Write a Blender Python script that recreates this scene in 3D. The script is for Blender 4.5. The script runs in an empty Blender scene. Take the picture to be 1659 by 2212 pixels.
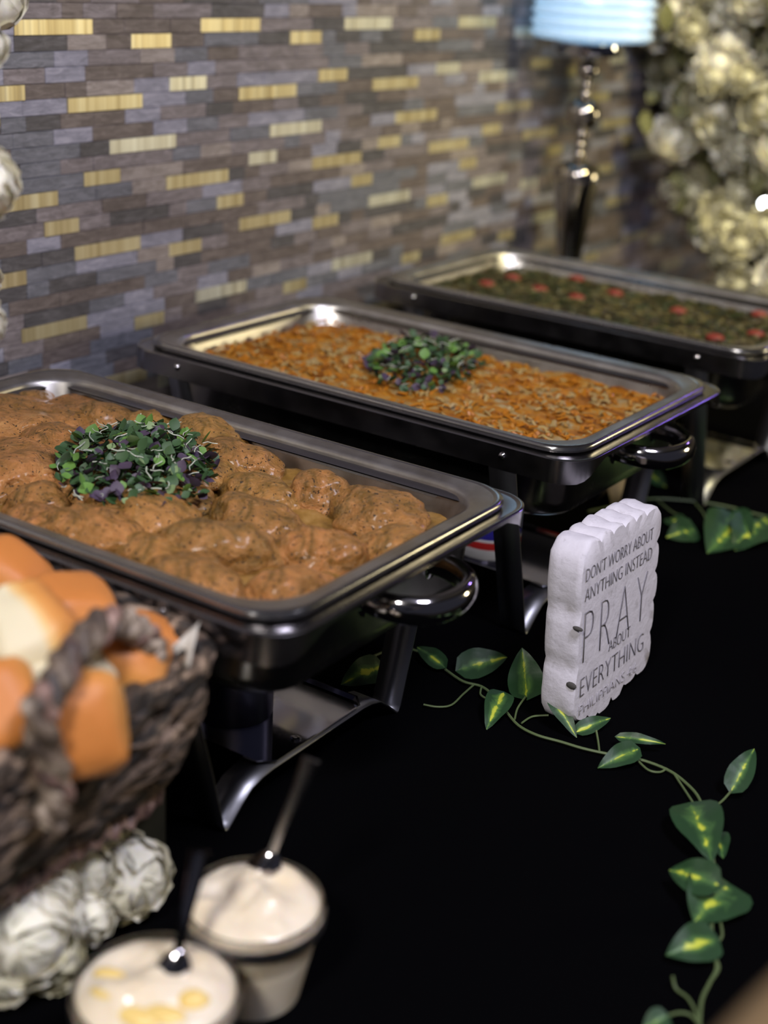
import bpy, bmesh, math, random
from mathutils import Vector, Matrix, noise, Euler
random.seed(7)
sc = bpy.context.scene
C = sc.collection
PI = math.pi

# ------------------------------------------------------------------ camera
# world: table top at z = 0, x runs away from the tiled wall, y runs along it
YAW, PITCH, ROLL = -0.59366905, 0.37743488, 0.05885107
CAM = Vector((1.15840059, -1.15364179, 0.66809847))
FPX = 3066.0
def cam_axes():
    cy, sy = math.cos(YAW), math.sin(YAW); cp, sp = math.cos(PITCH), math.sin(PITCH)
    fwd = Vector((sy*cp, cy*cp, -sp)); right = Vector((cy, -sy, 0)); up = right.cross(fwd)
    cr, sr = math.cos(ROLL), math.sin(ROLL)
    return cr*right + sr*up, -sr*right + cr*up, fwd
RR, UU, FF = cam_axes()
cd = bpy.data.cameras.new('camera'); cam = bpy.data.objects.new('camera', cd); C.objects.link(cam)
m = Matrix.Identity(4)
for i in range(3):
    m[i][0], m[i][1], m[i][2], m[i][3] = RR[i], UU[i], -FF[i], CAM[i]
cam.matrix_world = m
cd.sensor_fit = 'VERTICAL'; cd.sensor_height = 36.0; cd.lens = FPX/2212*36
cd.clip_start = 0.02
cd.dof.use_dof = True; cd.dof.focus_distance = 1.33; cd.dof.aperture_fstop = 2.7
sc.camera = cam
def ray(x, y): return (x-829.5)/FPX*RR - (y-1106.0)/FPX*UU + FF
def hit(x, y, v, ax=2):                       # point on the plane axis = v seen at a photograph pixel
    d = ray(x, y); return CAM + d*((v-CAM[ax])/d[ax])
def proj(P):
    d = Vector(P)-CAM; z = d.dot(FF); return 829.5+FPX*d.dot(RR)/z, 1106-FPX*d.dot(UU)/z, z

# ------------------------------------------------------------------ light
w = bpy.data.worlds.new('world'); sc.world = w; w.use_nodes = True
w.node_tree.nodes['Background'].inputs[0].default_value = (0.55, 0.56, 0.75, 1)
w.node_tree.nodes['Background'].inputs[1].default_value = 0.05
sc.view_settings.view_transform = 'Standard'; sc.view_settings.look = 'None'
sc.view_settings.exposure = 0.0; sc.view_settings.gamma = 1.0
def area(name, loc, target, size, power, col, shape='DISK', spread=PI):
    l = bpy.data.lights.new(name, 'AREA'); l.energy = power; l.size = size; l.color = col; l.shape = shape
    l.spread = spread
    o = bpy.data.objects.new(name, l); C.objects.link(o); o.location = loc
    o.rotation_euler = (Vector(target)-Vector(loc)).to_track_quat('-Z', 'Y').to_euler()
    return o
area('key_light', (1.15, -2.1, 1.75), (0.35, -0.1, 0.1), 0.35, 36, (1.0, 0.95, 0.90))
area('wall_wash_light', (1.5, -0.5, 1.8), (-0.06, 0.2, 0.4), 0.5, 32, (0.84, 0.83, 1.0))
area('warm_room_light', (2.3, 2.3, 0.62), (0.1, 0.8, 0.3), 0.5, 16, (1.0, 0.86, 0.50))
area('flower_light', (1.2, 0.7, 1.5), (0.25, 1.4, 0.3), 0.3, 7, (1.0, 0.88, 0.46), spread=1.5)
area('violet_light', (0.9, 2.9, 1.5), (0.3, 0.5, 0.1), 0.16, 3.0, (0.35, 0.22, 1.0))

# ------------------------------------------------------------------ helpers
def tag(o, label=None, cat=None, group=None, kind=None):
    if label: o['label'] = label
    if cat: o['category'] = cat
    if group: o['group'] = group
    if kind: o['kind'] = kind
    return o
def empty(name, loc=(0, 0, 0), rz=0, label=None, cat=None, group=None):
    o = bpy.data.objects.new(name, None); C.objects.link(o); o.location = loc; o.rotation_euler = (0, 0, rz)
    o.empty_display_size = .02
    return tag(o, label, cat, group)
def mesh(name, V, F, smooth=True, sharp=.75):
    me = bpy.data.meshes.new(name); me.from_pydata([tuple(v) for v in V], [], F); me.update()
    if smooth: me.polygons.foreach_set('use_smooth', [True]*len(me.polygons)); me.set_sharp_from_angle(angle=sharp)
    return me
def obj(name, me, mat=None, parent=None, smooth=None):
    if isinstance(me, tuple): me = mesh(name, me[0], me[1], True if smooth is None else smooth)
    if mat is not None and not me.materials: me.materials.append(mat)
    o = bpy.data.objects.new(name, me); C.objects.link(o)
    if parent: o.parent = parent
    return o
def fixn(o):
    bm = bmesh.new(); bm.from_mesh(o.data); bmesh.ops.recalc_face_normals(bm, faces=bm.faces); bm.to_mesh(o.data); bm.free(); return o
def bevel(o, wdt, seg=2, ang=0.6):
    b = o.modifiers.new('bevel', 'BEVEL'); b.width = wdt; b.segments = seg; b.limit_method = 'ANGLE'; b.angle_limit = ang; return o
def solid(o, t, off=0):
    b = o.modifiers.new('solid', 'SOLIDIFY'); b.thickness = t; b.offset = off; return o
def subs(o, n=1):
    b = o.modifiers.new('sub', 'SUBSURF'); b.levels = n; b.render_levels = n; return o
def box(x0, x1, y0, y1, z0, z1):
    V = [(x, y, z) for z in (z0, z1) for y in (y0, y1) for x in (x0, x1)]
    return V, [(0, 2, 3, 1), (4, 5, 7, 6), (0, 1, 5, 4), (2, 6, 7, 3), (0, 4, 6, 2), (1, 3, 7, 5)]
def join(parts):
    V, F = [], []
    for v, f in parts:
        n = len(V); V += list(v); F += [tuple(i+n for i in q) for q in f]
    return V, F
def rrect(w_, h_, r, cx=0, cy=0, z=0, n=7, mids=0):
    r = max(min(r, w_/2-1e-4, h_/2-1e-4), 1e-4); out = []
    for sx, sy, a0 in ((1, 1, 0), (-1, 1, PI/2), (-1, -1, PI), (1, -1, 1.5*PI)):
        for k in range(n+1):
            a = a0+k/n*PI/2
            out.append((cx+sx*(w_/2-r)+r*math.cos(a), cy+sy*(h_/2-r)+r*math.sin(a), z))
    if mids:
        o2 = []
        for i, p in enumerate(out):
            o2.append(p)
            if i % (n+1) == n:
                q = out[(i+1) % len(out)]
                for k in range(1, mids+1):
                    f = k/(mids+1); o2.append((p[0]+(q[0]-p[0])*f, p[1]+(q[1]-p[1])*f, z))
        out = o2
    return out
def loft(loops, cap0=False, cap1=False):
    V, F = [], []; n = len(loops[0])
    for L in loops: V += L
    for i in range(len(loops)-1):
        for j in range(n):
            k = (j+1) % n; F.append((i*n+j, i*n+k, (i+1)*n+k, (i+1)*n+j))
    if cap0: F.append(tuple(range(n-1, -1, -1)))
    if cap1: F.append(tuple(range((len(loops)-1)*n, len(loops)*n)))
    return V, F
def smoothpath(P, k=6, closed=False):
    P = [Vector(p) for p in P]; n = len(P); out = []
    rng = range(n) if closed else range(n-1)
    for i in rng:
        p0 = P[(i-1) % n] if closed or i > 0 else P[0]; p1 = P[i]; p2 = P[(i+1) % n]
        p3 = P[(i+2) % n] if closed or i+2 < n else P[-1]
        for j in range(k):
            t = j/k
            out.append(0.5*((2*p1)+(-p0+p2)*t+(2*p0-5*p1+4*p2-p3)*t*t+(-p0+3*p1-3*p2+p3)*t**3))
    if not closed: out.append(P[-1])
    return out
def tube(P, r, n=8, closed=False, flat=1.0, upv=None, cap=True):
    P = [Vector(p) for p in P]; V, F = [], []; N = len(P); prev = None
    for i, p in enumerate(P):
        a = P[(i-1) % N] if (closed or i > 0) else P[i]; b = P[(i+1) % N] if (closed or i < N-1) else P[i]
        t = (b-a).normalized() if (b-a).length > 1e-9 else Vector((0, 0, 1))
        if upv is not None: u = Vector(upv)
        elif prev is None: u = Vector((0, 0, 1)) if abs(t.z) < .9 else Vector((1, 0, 0))
        else: u = prev
        s = t.cross(u); s = s.normalized() if s.length > 1e-6 else t.orthogonal().normalized()
        u = s.cross(t).normalized(); prev = u
        rr = r(i/(N-1 if N > 1 else 1)) if callable(r) else r
        for k in range(n):
            an = 2*PI*k/n; V.append(p+s*math.cos(an)*rr+u*math.sin(an)*rr*flat)
    M = N if closed else N-1
    for i in range(M):
        for k in range(n):
            F.append((i*n+k, i*n+(k+1) % n, ((i+1) % N)*n+(k+1) % n, ((i+1) % N)*n+k))
    if cap and not closed: F.append(tuple(range(n-1, -1, -1))); F.append(tuple(range((N-1)*n, N*n)))
    return V, F
def lathe(prof, n=40, c=(0, 0)):
    loops = [[(c[0]+r*math.cos(2*PI*k/n), c[1]+r*math.sin(2*PI*k/n), z) for k in range(n)] for r, z in prof]
    return loft(loops, prof[0][0] > 1e-5, prof[-1][0] > 1e-5)
_ico = {}
def ico(sub):
    if sub not in _ico:
        bm = bmesh.new(); bmesh.ops.create_icosphere(bm, subdivisions=sub, radius=1)
        _ico[sub] = ([v.co.copy() for v in bm.verts], [tuple(v.index for v in f.verts) for f in bm.faces]); bm.free()
    return _ico[sub]
def fbm(p, s, o=4): return noise.fractal(Vector(p)*s, 0.9, 2.1, o)

# ------------------------------------------------------------------ materials
def pmat(name, col, rough=.5, metal=0.0, spec=.5, coat=0, trans=0, ior=1.45, sss=0, emit=None, es=0, aniso=0):
    mt = bpy.data.materials.new(name); mt.use_nodes = True; b = mt.node_tree.nodes['Principled BSDF']
    I = b.inputs; I['Base Color'].default_value = (*col, 1); I['Roughness'].default_value = rough
    I['Metallic'].default_value = metal; I['Specular IOR Level'].default_value = spec
    I['Coat Weight'].default_value = coat; I['Transmission Weight'].default_value = trans; I['IOR'].default_value = ior
    I['Subsurface Weight'].default_value = sss; I['Anisotropic'].default_value = aniso
    if sss: I['Subsurface Scale'].default_value = .01; I['Subsurface Radius'].default_value = (1, .5, .25)
    if emit: I['Emission Color'].default_value = (*emit, 1); I['Emission Strength'].default_value = es
    return mt
def nd(mt, t, **kw):
    n = mt.node_tree.nodes.new(t)
    for k, v in kw.items():
        if k in n.inputs.keys(): n.inputs[k].default_value = v
        else: setattr(n, k, v)
    return n
def lk(mt, a, b): mt.node_tree.links.new(a, b)
def coords(mt, scale=(1, 1, 1), kind='Object'):
    tc = nd(mt, 'ShaderNodeTexCoord'); mp = nd(mt, 'ShaderNodeMapping'); mp.inputs['Scale'].default_value = scale
    lk(mt, tc.outputs[kind], mp.inputs[0]); return mp.outputs[0]
def ramp(mt, fac, stops):
    r = nd(mt, 'ShaderNodeValToRGB'); e = r.color_ramp.elements
    while len(e) < len(stops): e.new(.5)
    for i, (p, c) in enumerate(stops): e[i].position = p; e[i].color = (*c, 1)
    lk(mt, fac, r.inputs[0]); return r.outputs[0]
def bump(mt, fac, strength=.3, dist=.002):
    b = nd(mt, 'ShaderNodeBump'); b.inputs['Strength'].default_value = strength; b.inputs['Distance'].default_value = dist
    lk(mt, fac, b.inputs['Height']); lk(mt, b.outputs[0], mt.node_tree.nodes['Principled BSDF'].inputs['Normal']); return b
def noisy(mt, scale, stops, vec=None, detail=6, rough=.6, bstr=0, bdist=.002, dist=0):
    v = vec or coords(mt); n = nd(mt, 'ShaderNodeTexNoise'); n.inputs['Scale'].default_value = scale
    n.inputs['Detail'].default_value = detail; n.inputs['Roughness'].default_value = rough; n.inputs['Distortion'].default_value = dist
    lk(mt, v, n.inputs['Vector'])
    if stops: lk(mt, ramp(mt, n.outputs[0], stops), mt.node_tree.nodes['Principled BSDF'].inputs['Base Color'])
    if bstr: bump(mt, n.outputs[0], bstr, bdist)
    return n
def roughvar(mt, lo, hi, scale, vec=None):
    n = nd(mt, 'ShaderNodeTexNoise'); n.inputs['Scale'].default_value = scale; n.inputs['Detail'].default_value = 4
    lk(mt, vec or coords(mt), n.inputs['Vector']); mr = nd(mt, 'ShaderNodeMapRange')
    mr.inputs['From Min'].default_value = .3; mr.inputs['From Max'].default_value = .7
    mr.inputs['To Min'].default_value = lo; mr.inputs['To Max'].default_value = hi
    lk(mt, n.outputs[0], mr.inputs[0]); lk(mt, mr.outputs[0], mt.node_tree.nodes['Principled BSDF'].inputs['Roughness'])

M = {}
M['steel'] = pmat('brushed_steel', (.30, .29, .30), .22, 1.0); roughvar(M['steel'], .18, .26, 40)
M['steel_pan'] = pmat('pan_steel', (.40, .39, .39), .24, 1.0); roughvar(M['steel_pan'], .2, .29, 25)
M['steel_used'] = pmat('food_pan_steel', (.62, .60, .58), .3, 1.0)
noisy(M['steel_used'], 30, [(.35, (.42, .39, .36)), (.62, (.54, .52, .50))]); roughvar(M['steel_used'], .34, .42, 30)
M['mirror'] = pmat('polished_steel', (.42, .42, .46), .07, 1.0)
M['chrome'] = pmat('chrome', (.58, .56, .58), .1, 1.0)
M['lamp_metal'] = pmat('lamp_metal', (.36, .33, .30), .15, 1.0)
M['gunmetal'] = pmat('dark_steel_leg', (.30, .30, .32), .38, 1.0)
M['cloth'] = pmat('black_tablecloth', (.0012, .0012, .0016), .9, spec=.02); noisy(M['cloth'], 900, None, bstr=.25, bdist=.0006)
M['riser'] = pmat('dark_riser', (.014, .013, .010), .42); noisy(M['riser'], 12, [(.3, (.010, .010, .008)), (.7, (.03, .028, .018))])
M['floor'] = pmat('dark_carpet', (.03, .025, .02), .9); noisy(M['floor'], 60, [(.3, (.02, .017, .014)), (.7, (.045, .038, .03))], bstr=.3)
M['plaster'] = pmat('dark_plaster', (.09, .075, .055), .85); noisy(M['plaster'], 8, [(.3, (.07, .06, .045)), (.7, (.11, .09, .065))])
M['ceil'] = pmat('ceiling_paint', (.12, .12, .13), .9)
M['grout'] = pmat('grout', (.11, .10, .105), .9)

# chicken
mt = M['chicken'] = pmat('baked_chicken', (.42, .2, .08), .4, sss=.08, coat=.25)
mt.node_tree.nodes['Principled BSDF'].inputs['Coat Roughness'].default_value = .22
v = coords(mt)
n1 = nd(mt, 'ShaderNodeTexNoise'); n1.inputs['Scale'].default_value = 30; n1.inputs['Detail'].default_value = 10; n1.inputs['Roughness'].default_value = .66; n1.inputs['Distortion'].default_value = 1.1
lk(mt, v, n1.inputs['Vector'])
c1 = ramp(mt, n1.outputs[0], [(.28, (.06, .032, .005)), (.38, (.18, .095, .018)), (.47, (.33, .16, .042)), (.59, (.46, .21, .065)), (.74, (.58, .33, .12))])
n2 = nd(mt, 'ShaderNodeTexNoise'); n2.inputs['Scale'].default_value = 330; n2.inputs['Detail'].default_value = 1; lk(mt, v, n2.inputs['Vector'])
sp = ramp(mt, n2.outputs[0], [(.0, (.0, .0, .0)), (.31, (0, 0, 0)), (.36, (1, 1, 1))])
mx = nd(mt, 'ShaderNodeMixRGB'); mx.blend_type = 'MIX'; mx.inputs[1].default_value = (.04, .022, .008, 1)
oi = nd(mt, 'ShaderNodeObjectInfo'); tint = ramp(mt, oi.outputs['Random'], [(0, (.78, .84, .70)), (.35, (1, .95, .88)), (.7, (1.12, 1.0, .95)), (1, (.95, 1.02, .82))])
mu = nd(mt, 'ShaderNodeMixRGB'); mu.blend_type = 'MULTIPLY'; mu.inputs[0].default_value = 1; lk(mt, c1, mu.inputs[1]); lk(mt, tint, mu.inputs[2])
lk(mt, sp, mx.inputs[0]); lk(mt, mu.outputs[0], mx.inputs[2]); lk(mt, mx.outputs[0], mt.node_tree.nodes['Principled BSDF'].inputs['Base Color'])
n3 = nd(mt, 'ShaderNodeTexNoise'); n3.inputs['Scale'].default_value = 85; n3.inputs['Detail'].default_value = 9; n3.inputs['Roughness'].default_value = .6; n3.inputs['Distortion'].default_value = 2.2; lk(mt, v, n3.inputs['Vector'])
bump(mt, n3.outputs[0], .9, .0045)
M['gravy'] = pmat('gravy', (.22, .11, .025), .22, coat=.4)
noisy(M['gravy'], 40, [(.3, (.13, .065, .012)), (.5, (.28, .15, .035)), (.7, (.38, .22, .07))], bstr=.5, bdist=.003)
# macaroni and cheese
mt = M['mac'] = pmat('baked_cheese', (.5, .25, .05), .5, sss=.05, coat=.05)
v = coords(mt, (1, 1.6, 1)); n1 = nd(mt, 'ShaderNodeTexNoise'); n1.inputs['Scale'].default_value = 30; n1.inputs['Detail'].default_value = 5; n1.inputs['Distortion'].default_value = 1.2
lk(mt, v, n1.inputs['Vector'])
lk(mt, ramp(mt, n1.outputs[0], [(.33, (.20, .062, .004)), (.45, (.36, .125, .005)), (.53, (.42, .18, .014)), (.60, (.34, .22, .075)), (.7, (.40, .30, .15))]), mt.node_tree.nodes['Principled BSDF'].inputs['Base Color'])
bump(mt, n1.outputs[0], .6, .004)
M['cheese_a'] = pmat('orange_cheese', (.40, .14, .006), .45, sss=.05)
M['cheese_b'] = pmat('pale_cheese', (.36, .25, .09), .45, sss=.05)
M['greens'] = pmat('stewed_greens', (.03, .03, .008), .35)
noisy(M['greens'], 60, [(.3, (.014, .012, .004)), (.5, (.04, .032, .01)), (.7, (.085, .06, .02))], bstr=.8, bdist=.006)
M['green_a'] = pmat('cooked_leaf', (.028, .036, .01), .35); M['green_b'] = pmat('cooked_stem', (.12, .10, .035), .4)
M['tomato'] = pmat('tomato', (.19, .025, .014), .45)
def leafmat(name, c, r=.5):
    q = pmat(name, c, r, sss=.0); noisy(q, 120, [(.3, tuple(x*.6 for x in c)), (.7, tuple(min(1, x*1.2) for x in c))], bstr=.2, bdist=.0006); return q
M['mg1'] = leafmat('micro_green', (.13, .27, .05)); M['mg2'] = leafmat('micro_dark_green', (.045, .10, .035))
M['mg3'] = leafmat('micro_purple', (.075, .05, .085)); M['mg4'] = leafmat('micro_pale', (.24, .34, .15)); M['mg5'] = pmat('micro_stem', (.52, .55, .45), .4)
# bread
mt = M['roll'] = pmat('bread_roll', (.7, .35, .1), .5, sss=.1)
tc = nd(mt, 'ShaderNodeTexCoord'); sx = nd(mt, 'ShaderNodeSeparateXYZ'); lk(mt, tc.outputs['Object'], sx.inputs[0])
nn = nd(mt, 'ShaderNodeTexNoise'); nn.inputs['Scale'].default_value = 30; nn.inputs['Detail'].default_value = 5; lk(mt, tc.outputs['Object'], nn.inputs['Vector'])
ma = nd(mt, 'ShaderNodeMath', operation='MULTIPLY_ADD'); ma.inputs[1].default_value = .010; lk(mt, nn.outputs[0], ma.inputs[0]); lk(mt, sx.outputs[2], ma.inputs[2])
mr = nd(mt, 'ShaderNodeMapRange'); mr.inputs['From Min'].default_value = -.022; mr.inputs['From Max'].default_value = .036; lk(mt, ma.outputs[0], mr.inputs[0])
lk(mt, ramp(mt, mr.outputs[0], [(0, (.68, .61, .42)), (.46, (.70, .62, .42)), (.55, (.76, .50, .20)), (.66, (.66, .30, .075)), (1, (.56, .20, .045))]), mt.node_tree.nodes['Principled BSDF'].inputs['Base Color'])
n4 = nd(mt, 'ShaderNodeTexNoise'); n4.inputs['Scale'].default_value = 60; n4.inputs['Detail'].default_value = 6; lk(mt, tc.outputs['Object'], n4.inputs['Vector']); bump(mt, n4.outputs[0], .2, .002)
M['paper'] = pmat('parchment', (.50, .46, .40), .6, sss=.05)
# basket
mt = M['weave'] = pmat('woven_hyacinth', (.1, .07, .05), .6)
noisy(mt, 42, [(.38, (.009, .007, .006)), (.47, (.036, .026, .019)), (.54, (.14, .095, .065)), (.66, (.38, .27, .19))], vec=coords(mt, (1, .45, 1.8)), detail=7, dist=1.2, bstr=1.0, bdist=.006)
mt = M['rope'] = pmat('basket_rope', (.2, .12, .1), .5); noisy(mt, 45, [(.35, (.03, .02, .018)), (.5, (.22, .13, .105)), (.65, (.46, .31, .26))], bstr=.5)
mt = M['rope_dark'] = pmat('handle_rope', (.1, .08, .07), .5); noisy(mt, 40, [(.38, (.025, .018, .018)), (.55, (.15, .11, .08)), (.68, (.48, .39, .31))], bstr=.5)
M['petal'] = pmat('white_petal', (.74, .71, .66), .6, sss=.15)
noisy(M['petal'], 3, [(.3, (.80, .77, .58)), (.6, (.90, .86, .77))])
M['petal_c'] = pmat('cream_petal', (.62, .58, .36), .6); noisy(M['petal_c'], 3, [(.3, (.55, .52, .26)), (.6, (.70, .66, .52))])
M['olive_leaf'] = leafmat('olive_leaf', (.20, .20, .09))
M['sepal'] = pmat('sepal', (.16, .2, .03), .6)
M['cream'] = pmat('whipped_butter', (.84, .73, .55), .28, sss=.25, coat=.25); M['cream'].node_tree.nodes['Principled BSDF'].inputs['Coat Weight'].default_value = .5; noisy(M['cream'], 18, [(.3, (.80, .67, .47)), (.7, (.88, .80, .68))], bstr=.15, bdist=.004)
M['butter'] = pmat('butter', (.85, .62, .22), .3, sss=.1)
M['glass'] = pmat('clear_glass', (.97, .98, .97), .03, trans=1, ior=1.45)
M['sign'] = pmat('white_painted_stone', (.66, .63, .69), .8)
noisy(M['sign'], 90, [(.22, (.44, .42, .44)), (.42, (.66, .63, .69)), (.8, (.72, .69, .75))], bstr=.5, bdist=.002)
M['letter'] = pmat('engraved_letter', (.17, .16, .18), .8); M['letter_faint'] = pmat('worn_letter', (.46, .44, .48), .8)
M['crack'] = pmat('sign_notch_dark', (.07, .065, .06), .9)  # dark tone of the small notches on the sign's left edge
# ivy
mt = M['ivy'] = pmat('ivy_leaf', (.05, .11, .03), .42, spec=.4)
tc = nd(mt, 'ShaderNodeTexCoord'); uv = tc.outputs['UV']; sx = nd(mt, 'ShaderNodeSeparateXYZ'); lk(mt, uv, sx.inputs[0])
nn = nd(mt, 'ShaderNodeTexNoise'); nn.inputs['Scale'].default_value = 55; nn.inputs['Detail'].default_value = 5; nn.inputs['Distortion'].default_value = 1.0
lk(mt, tc.outputs['Object'], nn.inputs['Vector'])
sb = nd(mt, 'ShaderNodeMath', operation='SUBTRACT'); sb.inputs[1].default_value = .5; lk(mt, sx.outputs[1], sb.inputs[0])
ab = nd(mt, 'ShaderNodeMath', operation='ABSOLUTE'); lk(mt, sb.outputs[0], ab.inputs[0])
m2 = nd(mt, 'ShaderNodeMath', operation='MULTIPLY_ADD'); m2.inputs[1].default_value = -1.6; m2.inputs[2].default_value = .135; lk(mt, ab.outputs[0], m2.inputs[0])
ad = nd(mt, 'ShaderNodeMath', operation='ADD'); lk(mt, m2.outputs[0], ad.inputs[0]); lk(mt, nn.outputs[0], ad.inputs[1])
lk(mt, ramp(mt, ad.outputs[0], [(.25, (.02, .055, .02)), (.45, (.05, .12, .035)), (.58, (.11, .21, .04)), (.625, (.40, .46, .04)), (.7, (.52, .56, .06))]), mt.node_tree.nodes['Principled BSDF'].inputs['Base Color'])
bump(mt, nn.outputs[0], .3, .001)
M['stem'] = pmat('vine_stem', (.10, .14, .055), .5)
M['skin'] = pmat('skin', (.38, .22, .12), .5, sss=.1); noisy(M['skin'], 30, [(.3, (.15, .10, .048)), (.7, (.20, .135, .07))])
M['sleeve'] = pmat('dark_sleeve', (.02, .02, .025), .9)
M['card'] = pmat('tan_card', (.30, .22, .10), .7)
M['can_steel'] = pmat('can_steel', (.45, .45, .62), .3, 1.0); M['can_blue'] = pmat('can_label_blue', (.03, .025, .30), .35)
M['can_white'] = pmat('can_label_white', (.62, .62, .68), .4); M['can_red'] = pmat('can_label_red', (.45, .02, .02), .4)
M['crystal'] = pmat('crystal', (.85, .93, 1.0), .12, trans=.55, ior=1.5, emit=(.42, .70, .95), es=.16)
M['bulb'] = pmat('lit_bulb', (1, 1, 1), .5, emit=(.7, .88, 1.0), es=5)
M['fairy'] = pmat('lit_fairy_bulb', (1, 1, 1), .5, emit=(.9, .95, 1.0), es=14)

# ------------------------------------------------------------------ the room
XW = -.06
wall = tag(obj('wall_left', box(XW-.12, XW-.004, -3.0, 3.3, -.75, 1.95), M['grout'], smooth=False), kind='structure')
tag(obj('wall_back', box(XW-.12, 3.2, 3.2, 3.32, -.75, 1.95), M['plaster'], smooth=False), kind='structure')
tag(obj('floor', box(XW-.12, 3.2, -3.0, 3.32, -.85, -.75), M['floor'], smooth=False), kind='structure')
tag(obj('ceiling', box(XW-.12, 3.2, -3.0, 3.32, 1.95, 2.05), M['ceil'], smooth=False), kind='structure')

# mosaic strips on wall_left: every row repeats as sheets 0.291 m long
def tilemat(name, a, b, c, gold=False):
    q = pmat(name, b, .45 if not gold else .36, 0 if not gold else .5, aniso=0)
    if gold:
        vv = coords(q, (1, 1, .02)); n = nd(q, 'ShaderNodeTexNoise'); n.inputs['Scale'].default_value = 95; n.inputs['Detail'].default_value = 3
        lk(q, vv, n.inputs['Vector']); lk(q, ramp(q, n.outputs[0], [(.3, a), (.5, b), (.7, c)]), q.node_tree.nodes['Principled BSDF'].inputs['Base Color'])
        bump(q, n.outputs[0], .35, .002)
    else:
        noisy(q, 30, [(.36, a), (.5, b), (.62, c)], vec=coords(q, (1, 1, 5)), detail=8, rough=.78, bstr=.25, bdist=.001, dist=1.2)
    return q
TM = [tilemat('tile_mauve', (.117, .099, .103), (.186, .159, .163), (.276, .241, .248)),
      tilemat('tile_brown', (.080, .063, .059), (.131, .105, .097), (.193, .159, .145)),
      tilemat('tile_charcoal', (.048, .044, .048), (.080, .075, .080), (.131, .121, .127)),
      tilemat('tile_lavender', (.166, .166, .200), (.241, .237, .290), (.359, .345, .400)),
      tilemat('tile_taupe', (.179, .149, .135), (.269, .228, .207), (.373, .324, .297)),
      tilemat('tile_slate', (.090, .092, .108), (.138, .141, .163), (.207, .207, .235))]
TG = [tilemat('tile_gold', (.40, .32, .17), (.54, .46, .27), (.66, .60, .40), True),
      tilemat('tile_champagne', (.42, .39, .30), (.60, .58, .48), (.76, .76, .66), True)]
PITCHZ, PER = .01657, .2895
GOLD = {13: [(.079, .052)], 14: [(-.10, .10)], 18: [(.140, .06)], 19: [(-.017, .107)], 21: [(.228, .052)], 23: [(.135, .115), (-.122+.29, 0)],
        24: [(.0, .058)], 26: [(.041, .112)], 29: [(-.022, .117)], 30: [(.141, .066)], 33: [(.078, .067)], 34: [(-.094, .112)],
        38: [(.05, .11)], 39: [(.2, .06)], 43: [(.12, .11)], 8: [(.12, .06)], 9: [(.0, .1)], 4: [(.2, .1)]}
tiles = []
rnd = random.Random(3)
for row in range(0, 47):
    z0 = .222 + (row-13)*PITCHZ - PITCHZ/2
    golds = [g for g in GOLD.get(row, []) if g[1] > 0]
    s0 = golds[0][0] if golds else rnd.random()*PER
    y = s0 - PER*(int((s0+1.0)/PER)+1)
    while y < 2.75:
        segs = []; t = 0
        if golds: segs.append((golds[0][1], 'g')); t = golds[0][1]
        while t < PER-1e-6:
            L = rnd.choice((.032, .05, .058, .058, .075, .10)); 
            if PER-t-L < .028: L = PER-t
            segs.append((L, rnd.choice((0, 0, 0, 1, 1, 1, 2, 2, 3, 3, 4, 5, 5)))); t += L
        for L, k in segs:
            tiles.append((row, y, y+L, z0, k)); y += L
def tile_box(y0, y1, z0, dep):
    g = .0002; a, b, c, d = y0+g, y1-g, z0+g, z0+PITCHZ-g; x0, x1 = XW-.004, XW+dep; e = .0004
    V = [(x0, a, c), (x0, b, c), (x0, b, d), (x0, a, d), (x1-e, a, c), (x1-e, b, c), (x1-e, b, d), (x1-e, a, d),
         (x1, a+e, c+e), (x1, b-e, c+e), (x1, b-e, d-e), (x1, a+e, d-e)]
    F = [(8, 9, 10, 11)]
    for i in range(4):
        j = (i+1) % 4; F += [(i, j, 4+j, 4+i), (4+i, 4+j, 8+j, 8+i)]
    return V, F
scored = []
for i, (row, y0, y1, z0, k) in enumerate(tiles):
    px = proj((XW, (y0+y1)/2, z0+PITCHZ/2)); a = 0
    if px[2] > .2 and -30 < px[0] < 1400 and -10 < px[1] < 870 and z0 > .16 and (px[1] < 830-.0*px[0]) :
        if px[1] < 800 - max(0, px[0]-250)*.33: a = (y1-y0)*PITCHZ/px[2]**2
    scored.append((-a, i))
scored.sort(); singles = set(i for a, i in scored[:300] if a < 0)
rest = {}
for i, (row, y0, y1, z0, k) in enumerate(tiles):
    dep = .0 + rnd.choice((0, .0003, .0006, .001)) + (.0006 if k == 'g' else 0)
    if k == 'g': mm = TG[1] if rnd.random() < .25 else TG[0]
    else: mm = TM[k]
    if i in singles:
        o = obj('tile', tile_box(y0, y1, z0, dep), mm, wall, smooth=False)
    else: rest.setdefault(mm.name, (mm, []))[1].append(tile_box(y0, y1, z0, dep))
V, F, MI, mats = [], [], [], []
for nm, (mm, L) in rest.items():
    v, f = join(L); n = len(V); V += v; F += [tuple(i+n for i in q) for q in f]; MI += [len(mats)]*len(f); mats.append(mm)
me = mesh('tiles_far', V, F, False)
for mm in mats: me.materials.append(mm)
me.polygons.foreach_set('material_index', MI)
tag(obj('mosaic_tiles', me, None, wall), kind='stuff')

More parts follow.
